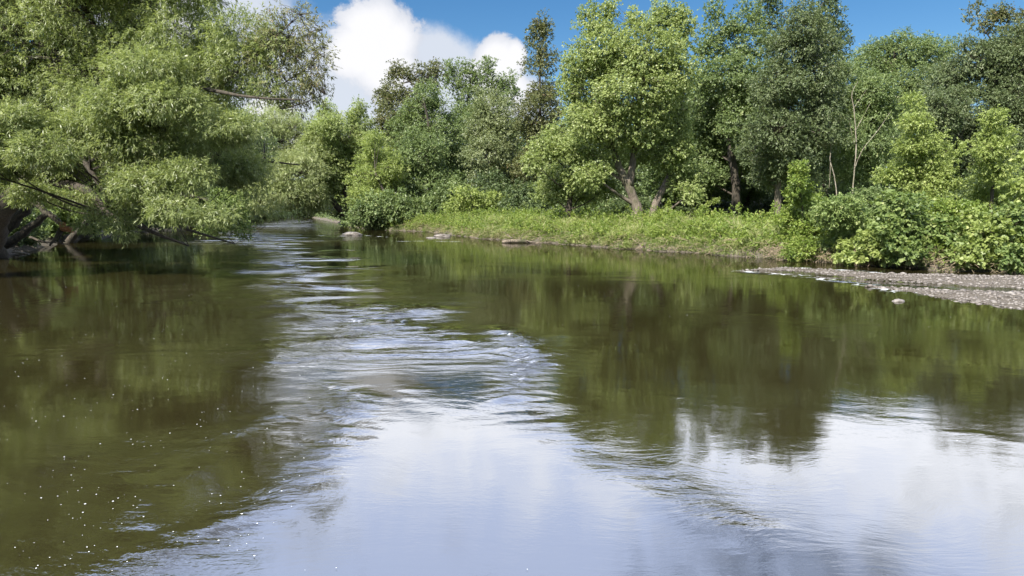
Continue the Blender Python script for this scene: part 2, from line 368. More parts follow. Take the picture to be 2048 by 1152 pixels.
# ------------------------------------------------------------------ plants
def tubes(P0, P1, P2, r0, r1, rings=5, sides=5):
    N = len(P0)
    if N == 0: return np.zeros((0, 3)), np.zeros((0, 4), int)
    tt = np.linspace(0, 1, rings)[None, :, None]
    C_ = (1-tt)**2*P0[:, None] + 2*tt*(1-tt)*P1[:, None] + tt**2*P2[:, None]
    T_ = norm(2*(1-tt)*(P1-P0)[:, None] + 2*tt*(P2-P1)[:, None] + 1e-6)
    ref = np.array([.31, .83, .46]); A = norm(np.cross(T_, ref)); B = np.cross(T_, A)
    rad = (r0[:, None]*(1-tt[..., 0]) + r1[:, None]*tt[..., 0])[..., None, None]
    an = np.linspace(0, 2*math.pi, sides, endpoint=False)
    V_ = C_[:, :, None] + rad*(np.cos(an)[None, None, :, None]*A[:, :, None] + np.sin(an)[None, None, :, None]*B[:, :, None])
    idx = np.arange(N*rings*sides).reshape(N, rings, sides); nx = np.roll(idx, -1, axis=2)
    F_ = np.stack([idx[:, :-1], nx[:, :-1], nx[:, 1:], idx[:, 1:]], -1).reshape(-1, 4)
    return V_.reshape(-1, 3), F_
def poly_tube(pts, rad, sides=10, sub=5, wob=.06, seed=0, flare=0):
    pts = np.array(pts, float); rad = np.array(rad, float); n = len(pts)
    d = np.concatenate([[0], np.cumsum(np.linalg.norm(np.diff(pts, axis=0), axis=1))])
    tt = np.linspace(0, d[-1], (n-1)*sub+1)
    # smooth: chord-length hermite
    tan = np.gradient(pts, d, axis=0)
    C_ = []
    for x in tt:
        i = min(max(np.searchsorted(d, x)-1, 0), n-2); h_ = d[i+1]-d[i]; u = (x-d[i])/h_
        C_.append((2*u**3-3*u*u+1)*pts[i] + (u**3-2*u*u+u)*h_*tan[i] + (-2*u**3+3*u*u)*pts[i+1] + (u**3-u*u)*h_*tan[i+1])
    C_ = np.array(C_); r_ = np.interp(tt, d, rad)
    rr = np.random.default_rng(seed); C_[1:] += rr.normal(size=C_[1:].shape)*r_[1:, None]*wob*2
    if flare: r_ = r_*(1+flare*np.exp(-(tt/(rad[0]*1.3))))
    T_ = norm(np.gradient(C_, axis=0)); A = norm(np.cross(T_, [.2, .9, .1])); B = np.cross(T_, A)
    an = np.linspace(0, 2*math.pi, sides, endpoint=False); lump = 1+rr.normal(size=(len(C_), sides))*wob
    V_ = C_[:, None] + (r_[:, None]*lump)[..., None]*(np.cos(an)[None, :, None]*A[:, None]+np.sin(an)[None, :, None]*B[:, None])
    idx = np.arange(len(C_)*sides).reshape(len(C_), sides); nx = np.roll(idx, -1, axis=1)
    F_ = np.stack([idx[:-1], nx[:-1], nx[1:], idx[1:]], -1).reshape(-1, 4)
    V_ = V_.reshape(-1, 3); base = len(V_); V_ = np.vstack([V_, C_[:1], C_[-1:]])
    caps = [(idx[0, (i+1) % sides], idx[0, i], base) for i in range(sides)] + [(idx[-1, i], idx[-1, (i+1) % sides], base+1) for i in range(sides)]
    return V_, F_, np.array(caps), C_, r_
def join(parts):
    V_, Q_, T_ = [], [], []; o_ = 0
    for p_ in parts:
        V_.append(p_[0]); Q_.append(p_[1]+o_)
        if len(p_) > 2 and len(p_[2]): T_.append(p_[2]+o_)
        o_ += len(p_[0])
    return np.vstack(V_), ([np.vstack(Q_)] + ([np.vstack(T_)] if T_ else []))

def leaves(cl, out_dir, rc, r, per, Lf, Wf, droop, flat, spray, fan):
    """leaf quads for clumps at cl: each clump is a handful of sprays, each spray a twig's worth of leaves"""
    n = len(cl); ns = max(2, int(per/7)); nl = 7
    tone_c = r.uniform(0, 1, n)
    so = r.normal(size=(n, ns, 3)); so = so/np.linalg.norm(so, axis=-1, keepdims=True)*r.uniform(.25, 1, (n, ns, 1))**.5
    so[..., 2] *= flat
    org = cl[:, None] + so*rc[:, None, None]
    ax = norm(out_dir[:, None]*.7 + so*.9 + r.normal(size=so.shape)*.45 + np.array([0, 0, -droop]))
    tl = r.uniform(0, 1, (n, ns, nl, 1))
    pos_ = org[:, :, None] + ax[:, :, None]*tl*spray + r.normal(size=(n, ns, nl, 3))*spray*.12
    d = norm(ax[:, :, None]*(1.0) + r.normal(size=(n, ns, nl, 3))*fan + np.array([0, 0, -droop*.35]))
    up = norm(out_dir[:, None, None]*.45 + np.array([0, 0, .75]) + r.normal(size=(n, ns, nl, 3))*.5)
    s_ = norm(np.cross(d, up))
    sc = r.uniform(.65, 1.25, (n, ns, nl, 1))
    Lv = Lf*sc; Wv = Wf*sc*.5
    bend = np.array([0, 0, -1.])*Lv*.12
    v0 = pos_; v1 = pos_+d*Lv*.45+s_*Wv; v2 = pos_+d*Lv+bend; v3 = pos_+d*Lv*.45-s_*Wv
    V_ = np.stack([v0, v1, v2, v3], -2).reshape(-1, 3)
    F_ = np.arange(len(V_)).reshape(-1, 4)
    tone = .5*tone_c[:, None, None] + .28*r.uniform(0, 1, (n, ns, 1)) + .3*r.uniform(0, 1, (n, ns, nl))
    return V_, F_, np.clip(tone, 0, 1).ravel()

TYPES = {  # leaf length, width, droop, flatness of clump, spray length, fan, clump radius, cover
 'maple': (.165,.13,.25,.62,.30,.9,.78,5.4),
 'willow': (.24,.055,.38,.7,.34,.62,.50,4.6),
 'fine': (.19,.10,.3,.62,.35,.7,.70,5.0),
 'broad': (.26,.24,.15,.5,.25,1.0,.42,4.2),
 'bush': (.17,.11,.1,.7,.28,.8,.36,4.8),
}
TREES = []
def grow(name, label, cat, D, base_px, lobes, leaf='mid', typ='maple', trunk=None, r0=.35, bark=None, group=None, cover=1.0, tip=None,
         leaf_scale=1.0, low=False, sub=.6, seed=None, base_D=None):
    """lobes: (px, py, rx, ry[, depth offset[, cover]]) in survey angles, turned to metres at their distance"""
    r = np.random.default_rng(seed if seed is not None else len(TREES)*13+5)
    Lf, Wf, droop, flat, spray, fan, rcl, cov = TYPES[typ]
    bD = base_D or D
    bx = at(base_px, 430, bD); bz = hz(bx[0], bx[1]); base = np.array([bx[0], bx[1], bz])
    root = empty(name, base); tag(root, label, cat, group)
    dist_s = (max(D, 18)/60.0)**.55*leaf_scale
    Lf, Wf, spray, rcl = Lf*dist_s, Wf*dist_s, spray*dist_s, rcl*dist_s**.8*(1.0 if D > 45 else .9)
    cents, rads, ccov = [], [], []
    if not low and typ in ('maple', 'fine') and D < 130 and name == 'tree' or name == 'maple_tree' and D < 62:
        tops = [lb for lb in lobes if not any(abs(o_[0]-lb[0]) < o_[2] and o_[1]-o_[3] < lb[1]-lb[3]-6 for o_ in lobes)]
        lobes = list(lobes)
        for lb in tops:
            for q in range(3 if lb[2] > 34 else 2):
                ox = r.uniform(-.75, .75); hh_ = r.uniform(14, 26)
                lobes.append((lb[0]+ox*lb[2], lb[1]-lb[3]*math.sqrt(1-ox*ox)*.9-hh_*.25, r.uniform(9, 15), hh_, lb[4] if len(lb) > 4 else 0, .5))
    for lb in lobes:
        dd = lb[4] if len(lb) > 4 else r.uniform(-.05, .05)*D; DD = D+dd
        c_ = at(lb[0], lb[1], DD); k = DD/F
        cents.append(c_); rads.append((lb[2]*k, (lb[2]*.55+lb[3]*.35)*k, lb[3]*k)); ccov.append(lb[5] if len(lb) > 5 else 1)
    cents = np.array(cents); rads = np.array(rads)
    # trunk(s)
    parts, limb_pts, limb_r = [], [], []
    if trunk is None:
        top = cents[np.argmax(cents[:, 2])]; mid = cents.mean(0)
        trunk = [[(base, r0), (base*.6+mid*.4+np.array([0,0,-.3]), r0*.75), (mid*.6+top*.4, r0*.4), (top+[0,0,-.1*abs(top[2])], r0*.1)]]
    else:
        trunk = [[((base + np.array([(q[4] if len(q) > 4 else 0), 0, -.15])) if q[1] is None else at(q[0], q[1], (bD if i == 0 else D)+q[2]), q[3]) for i, q in enumerate(tk)] for tk in trunk]
    for i, tk in enumerate(trunk):
        pts = [q[0] for q in tk]; 
        if i == 0 or True: pts[0] = pts[0]-np.array([0,0,.12]) if pts[0][2] < base[2]+.5 else pts[0]
        big = D < 75
        V_, F_, c_, C_, rr_ = poly_tube(pts, [q[1] for q in tk], sides=12 if big else 7, sub=7 if big else 4, seed=i+len(TREES), flare=.22)
        parts.append((V_, F_, c_)); limb_pts.append(C_); limb_r.append(rr_)
    tp = np.vstack(limb_pts); trr = np.concatenate(limb_r)
    P0, P1, P2, R0, R1 = [], [], [], [], []
    lp = [tp]; lr = [trr]
    if not low or len(lobes) > 2:
        for c_, ra in zip(cents, rads):
            tgt = c_ + r.normal(size=3)*ra*.2
            hz_ = np.linalg.norm((tp-tgt)[:, :2], axis=1)
            cost = np.abs(tp[:, 2]-(tgt[2]-.55*hz_-.15*ra[2])) + .5*hz_ + (tp[:, 2] > tgt[2])*3
            j = np.argmin(cost); a = tp[j]; rb = min(trr[j]*.45, r0*.26)
            md = a*.5+tgt*.5 + np.array([0, 0, -.12*np.linalg.norm(tgt-a)])*(r.uniform(-.3, 1)) + r.normal(size=3)*.05*np.linalg.norm(tgt-a)
            P0.append(a); P1.append(md); P2.append(tgt); R0.append(rb); R1.append(rb*.3)
            tt = np.linspace(.2, 1, 10)[:, None]; lp.append((1-tt)**2*a+2*tt*(1-tt)*md+tt**2*tgt); lr.append(rb*(1-tt[:, 0]*.7))
        V_, F_ = tubes(np.array(P0), np.array(P1), np.array(P2), np.array(R0), np.array(R1), 8, 7); parts.append((V_, F_))
    lp = np.vstack(lp); lr = np.concatenate(lr)
    # clumps
    pxm = F/2/D; leaf_px = max(.5*Lf*Wf*pxm*pxm, .2)
    per = {'willow': 35, 'maple': 63, 'fine': 49}.get(typ, 28)
    allc, allo, allr = [], [], []
    for li, (c_, ra, lb, cv) in enumerate(zip(cents, rads, lobes, ccov)):
        area = math.pi*lb[2]*lb[3]/4; n_ = int(max(6, cov*cover*cv*area/leaf_px/per*1.1))
        u = r.normal(size=(n_, 3)); u = norm(u)
        f = r.uniform(.18, 1, n_)**.42
        lump = 1 + .20*wnoise(u, 1.3, int(r.integers(1e6)))+.09*wnoise(u, .5, int(r.integers(1e6)))
        rcm = rcl*.9; ras = ra*np.clip(1-(.6 if D < 52 else .32)*rcm/ra, .35, 1)
        P = c_ + u*ras*(f*lump)[:, None]*.97
        allc.append(P); allo.append(norm(u/ra*ra.mean())); allr.append(rcl*r.uniform(.6, 1.25, n_)*(0.85 if cv < .7 else 1))
    P = np.vstack(allc); O = np.vstack(allo); rc = np.concatenate(allr)
    P[:, 2] = np.maximum(P[:, 2], height(P)*.0 + .15 if typ != 'willow' else .12)
    # twigs to a share of the clumps
    pick = r.random(len(P)) < sub
    Pc = P[pick]
    if len(Pc):
        j = np.empty(len(Pc), int)
        for s0 in range(0, len(Pc), 500):
            dd_ = Pc[s0:s0+500, None]-lp[None]; cst = np.linalg.norm(dd_, axis=2)+(dd_[..., 2] < 0)*1.0; j[s0:s0+500] = cst.argmin(1)
        A = lp[j]; ln = np.linalg.norm(Pc-A, axis=1, keepdims=True)
        M = A*.5+Pc*.5+np.array([0,0,1.])*ln*(.10 if typ != 'willow' else .16)+r.normal(size=Pc.shape)*ln*.08
        rt = np.minimum(lr[j]*.5, .012*ln[:, 0]+.008); V_, F_ = tubes(A, M, Pc, rt, rt*.25, 4, 4)
        parts.append((V_, F_))
    V_, Fl = join(parts); mesh_obj('trunk', V_, Fl, bark or BARKD, root, smooth=True)
    if tip:
        tl_, th_ = [], []
        for (px_, py_, rx_, ry_, dd_, cv_) in tip:
            c_ = at(px_, py_, D+dd_); k_ = (D+dd_)/F; n_ = int(cv_*rx_*ry_*.05); u = norm(r.normal(size=(n_, 3)))
            tl_.append(c_+u*np.array([rx_*k_, rx_*k_*.7, ry_*k_])*r.uniform(.2, 1, (n_, 1))**.45); th_.append(u)
        tl_, th_ = np.vstack(tl_), np.vstack(th_)
        jj = np.array([(np.linalg.norm(lp-q_, axis=1)+r.uniform(0, .9, len(lp))).argmin() for q_ in tl_]); A = lp[jj]; ln = np.linalg.norm(tl_-A, axis=1, keepdims=True)
        parts_t = tubes(A, (A+tl_)/2+np.array([0,0,.1])*ln+r.normal(size=A.shape)*ln*.06, tl_, .007*ln[:, 0]+.006, np.full(len(A), .005), 5, 4)
        mesh_obj('twigs', parts_t[0], parts_t[1], bark or BARKD, root)
        V_, F_, tone = leaves(tl_, th_, np.full(len(tl_), .30), r, 14, Lf*.85, Wf*1.15, droop, flat, spray, fan)
        tc_ = mesh_obj('crown', V_, F_, L['bronzew'], root, attrs={'tone': ('FACE', tone)}); tc_['label'] = 'thin bronze tinted branch tips against the sky'
    V_, F_, tone = leaves(P, O, rc, r, per, Lf, Wf, droop, flat, spray, fan)
    mesh_obj('crown' if not low else 'foliage', V_, F_, L[leaf], root, attrs={'tone': ('FACE', tone)})
    TREES.append(root); root['nl'] = int(len(F_)); return root

# ---- left bank
grow('willow_tree', 'huge leaning willow at the left edge, its limbs sweeping out over the river', 'tree', 36, -30,
 [(-140,80,170,130,3),(40,60,150,110,1),(200,50,130,90,0),(360,70,120,75,-2,.75),(60,190,170,100,2),(240,180,150,90,0),(400,160,110,65,-3,.65),
  (480,70,85,62,-4,.45),(560,95,60,50,-5,.22),(550,165,75,45,-5,.3),(470,130,80,45,-4,.5),
  (120,290,150,70,1),(290,290,120,62,-5,.75),(440,255,95,42,-6,.6),(375,350,70,45,-7,.6),(440,330,90,40,-4,.6),(500,345,50,45,-3,.6),(415,300,120,60,0,.8),(280,370,80,50,-7,.6),(330,300,130,80,0,.6),(245,440,32,62,-6,.35),(350,420,70,30,-8,.6),(430,430,60,25,-8,.35),(550,420,60,18,-2,.25),
  (-150,250,150,110,4),(-120,380,100,60,5),(-120,-70,170,120,3),(50,-75,170,100,1),(225,-70,140,85,-2),(380,-45,95,60,-4,.7),(0,-210,170,100,1,.8),(-200,-180,120,110,3),(190,-180,110,70,0,.7),(-150,300,120,120,-8),(30,250,70,50,-7),(20,330,50,30,-5,.7),(0,325,90,42,0),(-60,365,70,48,0),(115,335,62,28,-1),(150,395,50,20,-2,.6),(60,385,60,28,-3,.7),(175,440,40,34,-4,.35),(90,300,80,40,-8,.6),(190,255,90,40,-5),(250,215,90,55,-6,.9),(330,200,90,45,-7,.8),(110,300,60,30,-5,.7),(300,140,90,50,-6,.8)],  # includes unseen lobes past the left edge, added to shade the trunk
 'willow', 'willow', trunk=[[(-30,None,0,.68),(20,400,0,.52),(70,350,-1,.42),(150,300,-2,.33),(235,215,-2,.25),(285,90,-1,.26),(320,-40,0,.14)],
  [(40,372,-.5,.34),(120,365,-1,.28),(180,385,-1.5,.22),(212,425,-2,.14),(300,462,-2.2,.1),(378,492,-2.5,.04)],
  [(200,250,-2,.2),(275,190,-3,.15),(340,168,-4,.11),(430,182,-5,.08),(520,196,-6,.05),(600,200,-6,.03)],
  [(430,182,-5,.07),(490,130,-5,.05),(545,80,-5,.035),(600,30,-5,.015)],[(500,192,-5,.05),(570,165,-5,.035),(620,130,-5,.02),(648,95,-5,.01)],[(545,80,-5,.03),(600,75,-5,.02),(645,60,-5,.01)],[(560,200,-5.5,.03),(610,205,-5.5,.02),(650,190,-5.5,.01)],
  [(150,300,-2,.16),(180,340,-2.5,.12),(208,385,-2.5,.09),(215,415,-2.5,.07)],
  [(330,330,-2,.14),(420,325,-2,.11),(520,322,-1,.07),(600,330,0,.03)],
  [(300,410,-2,.09),(380,460,-2,.07),(470,488,-2,.03)]],
 r0=.8, base_D=42, sub=.5, tip=[(585,60,70,55,-5,.9),(622,120,42,60,-5.5,1.1),(590,170,70,40,-5,.7),(540,95,60,50,-5,.9),(610,205,40,28,-5,.5)])
grow('willow_tree', 'tall willow crown standing behind the huge leaning willow at the left', 'tree', 62, 95,
 [(120,230,170,110),(300,200,140,120),(430,290,110,90),(250,340,150,60),(80,350,130,60),(-60,300,120,150),(400,380,70,40)], 'mid', 'fine', r0=.5)
grow('willow_tree', 'rounded silvery willow bulging over the river beyond the leaning willow', 'tree', 112, 372,
 [(598,285,54,60),(590,350,66,60),(520,300,80,80),(635,335,32,66),(450,360,70,60),(540,392,85,36),(440,270,60,60),(618,395,42,32),(560,240,40,34)],
 'silverp', 'willow', r0=.5, leaf_scale=1.2, cover=.9)
grow('maple_tree', 'deep green maple whose low branches droop to the water under the willow', 'tree', 58, 120,
 [(455,415,42,30,-2),(480,455,24,24,-2,.8),(425,455,35,18,-2,.7),(370,400,60,36),(280,400,60,40),(200,390,60,50)], 'vine', 'maple',
 trunk=[[(120,None,0,.3),(190,430,0,.24),(300,400,-1,.17),(400,395,-2,.11),(470,430,-2,.05)]], r0=.3, leaf_scale=.9)
k = 0
for (D, px, lob, lab, lf) in [
  (47, 30, [(30,430,60,45),(0,460,60,35),(60,470,30,22)], 'dark shrub at the left edge between the leaning trunks', 'mid'),
  (60, 110, [(110,420,60,40),(150,440,45,26),(90,450,50,26)], 'shady green shrub on the left bank behind the snapped limb', 'vine'),
  (72, 180, [(190,420,60,40),(240,435,50,28),(170,440,50,28)], 'leafy shrub on the left bank right of the snapped limb', 'vine'),
  (84, 235, [(250,430,60,28),(320,435,50,22),(200,430,40,28)], 'low dark shrub at the waterline beneath the hanging willow fronds', 'dark'),
  (116, 362, [(390,425,60,22),(440,430,50,15)], 'low shrub under the silvery willow at the river bend', 'mid')]:
    grow('shrub', lab, 'shrub', D, px, lob, lf, 'bush', r0=.08, low=True, group='shrubs along the left bank', leaf_scale=1.3)

# ---- far end and river bend
grow('tree', 'light green tree with two dark leaning trunks at the river bend', 'tree', 116, 706,
 [(680,270,62,42),(640,275,35,45),(725,262,35,38),(655,340,42,55),(705,330,60,60),(740,300,35,40),(690,395,45,30),(660,250,30,25),(715,235,14,22,0,.6),(650,235,12,20,0,.6),(680,320,60,50)],
 'pale', 'fine', trunk=[[(700,None,0,.55),(672,412,-1,.5),(640,375,-2,.35),(610,350,-2,.15)],[(704,None,0,.5),(692,390,0,.42),(684,330,0,.3),(700,270,0,.12)]], r0=.5, leaf_scale=1.0, bark=BARKD)
grow('tree', 'small yellow green tree leaning left over its dark curved trunk', 'tree', 98, 806,
 [(752,322,40,34),(735,362,42,30),(765,362,40,34),(745,295,20,22),(785,335,26,26),(725,395,38,22),(760,400,36,18)],
 'lime', 'fine', trunk=[[(806,None,0,.32),(797,430,0,.28),(775,395,-1,.22),(750,345,-1,.12)]], r0=.3, bark=BARKD)
grow('shrub', 'glossy dark shrub spilling over the water below the leaning yellow green tree', 'shrub', 91, 785,
 [(775,415,70,38),(730,432,42,26),(765,440,62,22),(820,422,44,32),(705,442,20,13)], 'mid', 'bush', r0=.1, low=True, leaf_scale=1.35)
grow('tree', 'tall tree with bronze tipped top left of the round bright crown', 'tree', 122, 815,
 [(800,175,42,36,2,.6),(845,165,24,22,2,.5),(768,195,22,22,2,.45),(790,230,45,45,0,.9),(800,290,50,60),(790,340,46,50),(870,160,14,20,0,.5)], 'bronze', 'maple', r0=.4)
grow('tree', 'full rounded mid green tree in front of the bronze tipped tree', 'tree', 112, 860,
 [(860,235,62,48),(850,200,30,30),(820,260,50,42),(885,280,55,52),(840,310,60,50),(890,340,55,50),(855,370,70,40)], 'mid', 'maple', r0=.45)
grow('tree', 'airy tree with forked top showing sky between the bright crowns', 'tree', 128, 935,
 [(905,165,22,24,0,.6),(938,160,20,26,0,.5),(965,160,26,30,0,.5),(990,170,20,24,0,.5),(940,200,40,36,0,.75),(950,250,50,50),(930,310,60,50),(1015,190,28,26,0,.8)], 'mid', 'maple', r0=.35)
grow('tree', 'pale silvery tree between the forked airy tree and the slender one', 'tree', 102, 975,
 [(985,225,42,34),(960,262,34,34),(1005,270,42,42),(975,310,52,44),(1010,335,42,40),(975,370,50,34)], 'silverw', 'fine', r0=.35)
grow('tree', 'slender dark tree with a loose bronze top poking into the sky', 'tree', 96, 1085,
 [(1075,85,26,24,0,.5),(1088,120,32,30,0,.5),(1060,130,22,22,0,.4),(1092,70,12,16,0,.4),(1085,185,34,28,0,1),(1080,235,52,50),(1095,290,56,52),(1070,340,52,40)], 'bronze', 'maple', r0=.33)
grow('tree', 'pale small maple in front of the woods left of the big forked maple', 'tree', 66, 1138,
 [(1098,295,42,30),(1140,300,36,32),(1070,325,22,22),(1120,350,50,34),(1165,345,46,40),(1105,385,46,24),(1170,390,42,26),(1205,370,32,24)], 'pale', 'maple', r0=.3,
 trunk=[[(1138,None,0,.3),(1139,400,0,.26),(1142,350,0,.18),(1130,300,0,.07)]])

# ---- the big forked maple
grow('maple_tree', 'big bright maple with a forked sunlit trunk standing in the grass', 'tree', 61, 1284,
 [(1290,110,90,58),(1205,105,62,56),(1175,180,66,52),(1255,180,84,66,-2),(1345,150,52,50),(1195,45,34,30,0,.8),(1220,25,14,16,0,.5),(1350,70,40,42,0,.85),(1372,50,14,24,0,.5),(1305,40,24,26,0,.7),(1275,55,26,22,0,.7),
  (1270,255,92,52,-1),(1175,245,52,44,-1),(1340,240,44,46),(1300,300,74,34,3),(1205,312,46,36,1),(1350,310,46,44,0),(1180,350,34,26,-2),(1365,358,44,30,1),(1380,385,26,22,-3,.8),(1155,130,34,34)],
 'pale', 'maple', bark=BARK, r0=.78,
 trunk=[[(1284,None,0,.58,-.25),(1268,400,0,.42),(1246,350,0,.34),(1225,300,0,.25),(1200,230,0,.22),(1190,130,0,.1)],
        [(1284,None,.3,.40,.45),(1316,395,.5,.31),(1338,352,.8,.24),(1352,280,1,.22),(1370,170,1,.1)],
        [(1258,372,0,.34),(1268,310,0,.28),(1272,250,0,.26),(1290,150,0,.15),(1295,70,0,.06)]])
grow('tree', 'green tree leaning right behind the big forked maple with a thick branch against the sky', 'tree', 74, 1472,
 [(1455,90,40,34,0,.6),(1490,45,34,28,0,.45),(1515,90,42,36,0,.6),(1460,150,66,46),(1510,170,52,50),(1440,220,66,52),(1500,250,66,56),(1420,290,56,50),(1480,315,66,42),(1410,350,50,30),(1400,180,30,40,0,.8),(1405,115,30,44,0,.7),(1425,60,26,34,0,.5),(1410,240,34,40)], 'mid', 'maple', r0=.5,
 trunk=[[(1472,None,0,.5),(1470,360,0,.42),(1455,260,0,.3),(1440,150,0,.12)],[(1350,250,3,.22),(1380,205,3,.2),(1430,165,3,.14),(1480,120,3,.06)]])
grow('tree', 'dense dark tree with one straight brown trunk right of the mown clearing', 'tree', 62, 1556,
 [(1608,50,44,42),(1640,85,40,40),(1580,100,52,46),(1628,150,58,48),(1560,170,56,50),(1600,215,76,52),(1550,260,62,48),(1630,270,60,50),(1575,310,72,40),(1540,345,46,30),(1655,190,34,44),(1600,355,50,30,1,.7),(1515,300,40,34)],
 'bluish', 'fine', bark=BARK, r0=.32, trunk=[[(1556,None,0,.33),(1556,380,0,.27),(1560,300,0,.22),(1585,180,0,.16),(1610,70,0,.06)]])
grow('tree', 'tall loose dark tree behind the dense one at the skyline', 'tree', 80, 1660,
 [(1650,30,34,36,0,.6),(1672,70,26,40,0,.6),(1665,130,36,50,0,.8),(1650,220,50,60),(1530,35,36,30,0,.4),(1560,70,36,36,0,.5),(1640,300,50,50)], 'dark', 'maple', r0=.35)
grow('tree', 'yellow green tree behind the bare dead stems', 'tree', 67, 1718,
 [(1715,165,42,30),(1750,185,42,34),(1690,205,36,36),(1765,225,34,34),(1725,240,50,40),(1690,275,36,40),(1745,290,44,40),(1710,335,56,36)], 'mid', 'fine', r0=.25)
grow('tree', 'hazy green tree on the far skyline right of the tall dark one', 'tree', 105, 1790,
 [(1735,135,36,34),(1775,120,36,32),(1820,105,44,32),(1870,115,42,34),(1790,180,66,56),(1860,190,60,60),(1780,270,60,60),(1850,290,70,70)], 'mid', 'fine', r0=.4)
grow('tree', 'wide grey green tree filling the skyline at the right', 'tree', 78, 1960,
 [(1900,160,56,44),(1960,120,62,42),(2040,120,70,60),(1880,225,60,56),(1950,215,80,66),(2050,230,80,80),(1930,310,70,60),(2020,320,80,60),(2120,200,80,120)], 'bluish', 'fine', r0=.5)
grow('tree', 'bronze leafed loose treetop rising highest at the right edge', 'tree', 84, 2010,
 [(1960,45,34,16,0,.3),(2010,50,38,22,0,.4),(2045,70,42,34,0,.45),(1985,85,40,20,0,.35),(2080,60,50,50,0,.5),(2020,130,60,60,0,.6),(2040,220,60,60)], 'bronze', 'maple', r0=.35,
 trunk=[[(2010,None,0,.35),(2020,250,0,.28),(2010,130,0,.2),(1990,90,0,.1),(1960,50,0,.05)],[(2018,180,0,.2),(2040,110,0,.13),(2060,50,0,.05)]])
grow('young_tree', 'light green pointed young tree, the taller of the two on the right bank', 'tree', 46, 1842,
 [(1826,208,15,26),(1832,245,30,26),(1845,282,42,28),(1822,295,34,24),(1850,325,52,30),(1805,345,30,20),(1842,370,56,34),(1905,300,20,24,0,.7),(1880,360,46,34),(1850,405,60,26),(1775,350,24,18)], 'lime', 'fine', r0=.14)
grow('young_tree', 'light green pointed young tree nearest the right edge', 'tree', 43, 1984,
 [(1986,232,16,28),(1985,268,30,26),(2012,275,20,14),(1978,300,36,26),(1990,335,42,32),(1978,375,44,34),(1985,410,48,28)], 'lime', 'fine', r0=.13)
grow('young_tree', 'bright sapling cut by the right edge of the picture', 'tree', 38, 2075,
 [(2065,330,40,40),(2050,385,46,38),(2085,410,60,44),(2120,330,50,60)], 'lime', 'broad', r0=.12)

# ---- right bank shrubs
SH = [
 (40, 1602, [(1598,362,13,28),(1600,392,24,26),(1618,430,42,28),(1590,450,36,28),(1625,475,46,34),(1610,500,40,20)], 'weed', 'bush', 'pointed green bush at the left end of the bank thicket'),
 (38, 1680, [(1680,430,46,32),(1700,460,46,34),(1655,440,34,30),(1690,490,50,26)], 'vine', 'bush', 'bushy shrub right beside the pointed bush'),
 (35.6, 1725, [(1715,500,46,24),(1742,482,36,26),(1700,515,30,14),(1765,505,24,20)], 'lime', 'broad', 'bright lime shrub leaning low over the shallows'),
 (43, 1745, [(1740,415,50,26),(1770,440,46,26)], 'mid', 'bush', 'grey green shrub behind the bright lime shrub'),
 (34.6, 1805, [(1795,425,42,30),(1830,430,40,30),(1790,460,42,30),(1835,470,44,34),(1805,500,40,24)], 'vine', 'broad', 'large leafed vine mound in the middle of the thicket'),
 (33, 1880, [(1880,470,42,34),(1870,505,46,26),(1910,500,40,30)], 'vine', 'broad', 'broad leafed mound right of the large vine mound'),
 (39.5, 1900, [(1890,430,46,24),(1935,440,40,24)], 'weed', 'bush', 'pale feathery shrub below the two pointed young trees'),
 (32.4, 1950, [(1955,455,44,30),(1975,480,46,34),(1940,510,40,24)], 'lime', 'broad', 'yellow green broad leafed shrub near the right edge'),
 (31.6, 2030, [(2030,450,40,34),(2020,490,46,34),(2045,515,44,22),(1990,520,36,16)], 'vine', 'broad', 'broad leafed shrub at the right edge above the shallows'),
 (31, 2120, [(2110,470,60,50),(2130,510,60,30)], 'vine', 'broad', 'shrub cut by the right edge of the picture'),
]
for D, px, lob, lf, ty, lab in SH:
    lob = [(a, b_-(8 if b_ < 480 else 0), c_*1.14, d_*1.18) for a, b_, c_, d_ in lob]
    grow('shrub', lab, 'shrub', D, px, lob, lf, ty, r0=.06, low=True, group='shrubs crowding the right bank', leaf_scale=1.0, cover=1.6)
SH2 = [
 (70, 1130, [(1130,456,22,13),(1150,462,18,9)], 'weed', 'bush', 'small leafy clump in the bank grass below the pale small maple'),
 (58, 1180, [(1185,466,20,11),(1165,470,14,8)], 'lime', 'bush', 'small bright clump at the bank edge left of the forked trunk'),
 (55, 1400, [(1400,462,30,15),(1425,468,24,12),(1375,468,18,10)], 'lime', 'bush', 'wide bright weed clump on the bank right of the forked trunk'),
 (54, 1485, [(1480,452,24,13),(1500,460,20,12)], 'weed', 'bush', 'bright weed clump on the bank below the dark tree trunks'),
 (47, 1545, [(1540,475,26,15),(1520,485,24,10)], 'weed', 'bush', 'weed clump on the bank just left of the pointed green bush'),
 (80, 965, [(960,446,26,12),(985,450,20,10)], 'mid', 'bush', 'dark green clump at the bank edge below the feathery shrub'),
 (72, 1060, [(1055,455,20,12),(1040,462,14,8)], 'weed', 'bush', 'leafy clump on the bank above the driftwood log'),
 (88, 950, [(935,390,34,18),(975,398,38,16),(915,410,26,14),(955,412,50,14)], 'lime', 'bush', 'feathery yellow green shrub on the grassy point'),
 (95, 895, [(890,385,30,26),(915,365,14,18),(870,410,34,22)], 'mid', 'maple', 'green sapling left of the feathery yellow green shrub'),
 (100, 840, [(830,390,40,32),(855,420,44,22)], 'mid', 'maple', 'dark leafy shrub behind the glossy waterside shrub'),
 (84, 1055, [(1050,395,40,34),(1030,420,34,18),(1080,415,36,24)], 'dark', 'maple', 'dark shrub in the shade left of the pale small maple'),
 (78, 1185, [(1180,415,36,20),(1215,420,28,15)], 'mid', 'maple', 'low shrub in the shade left of the forked trunk'),
 (90, 1000, [(1000,400,36,34),(980,370,34,30)], 'dark', 'maple', 'dark shrub right behind the feathery yellow green shrub'),
]
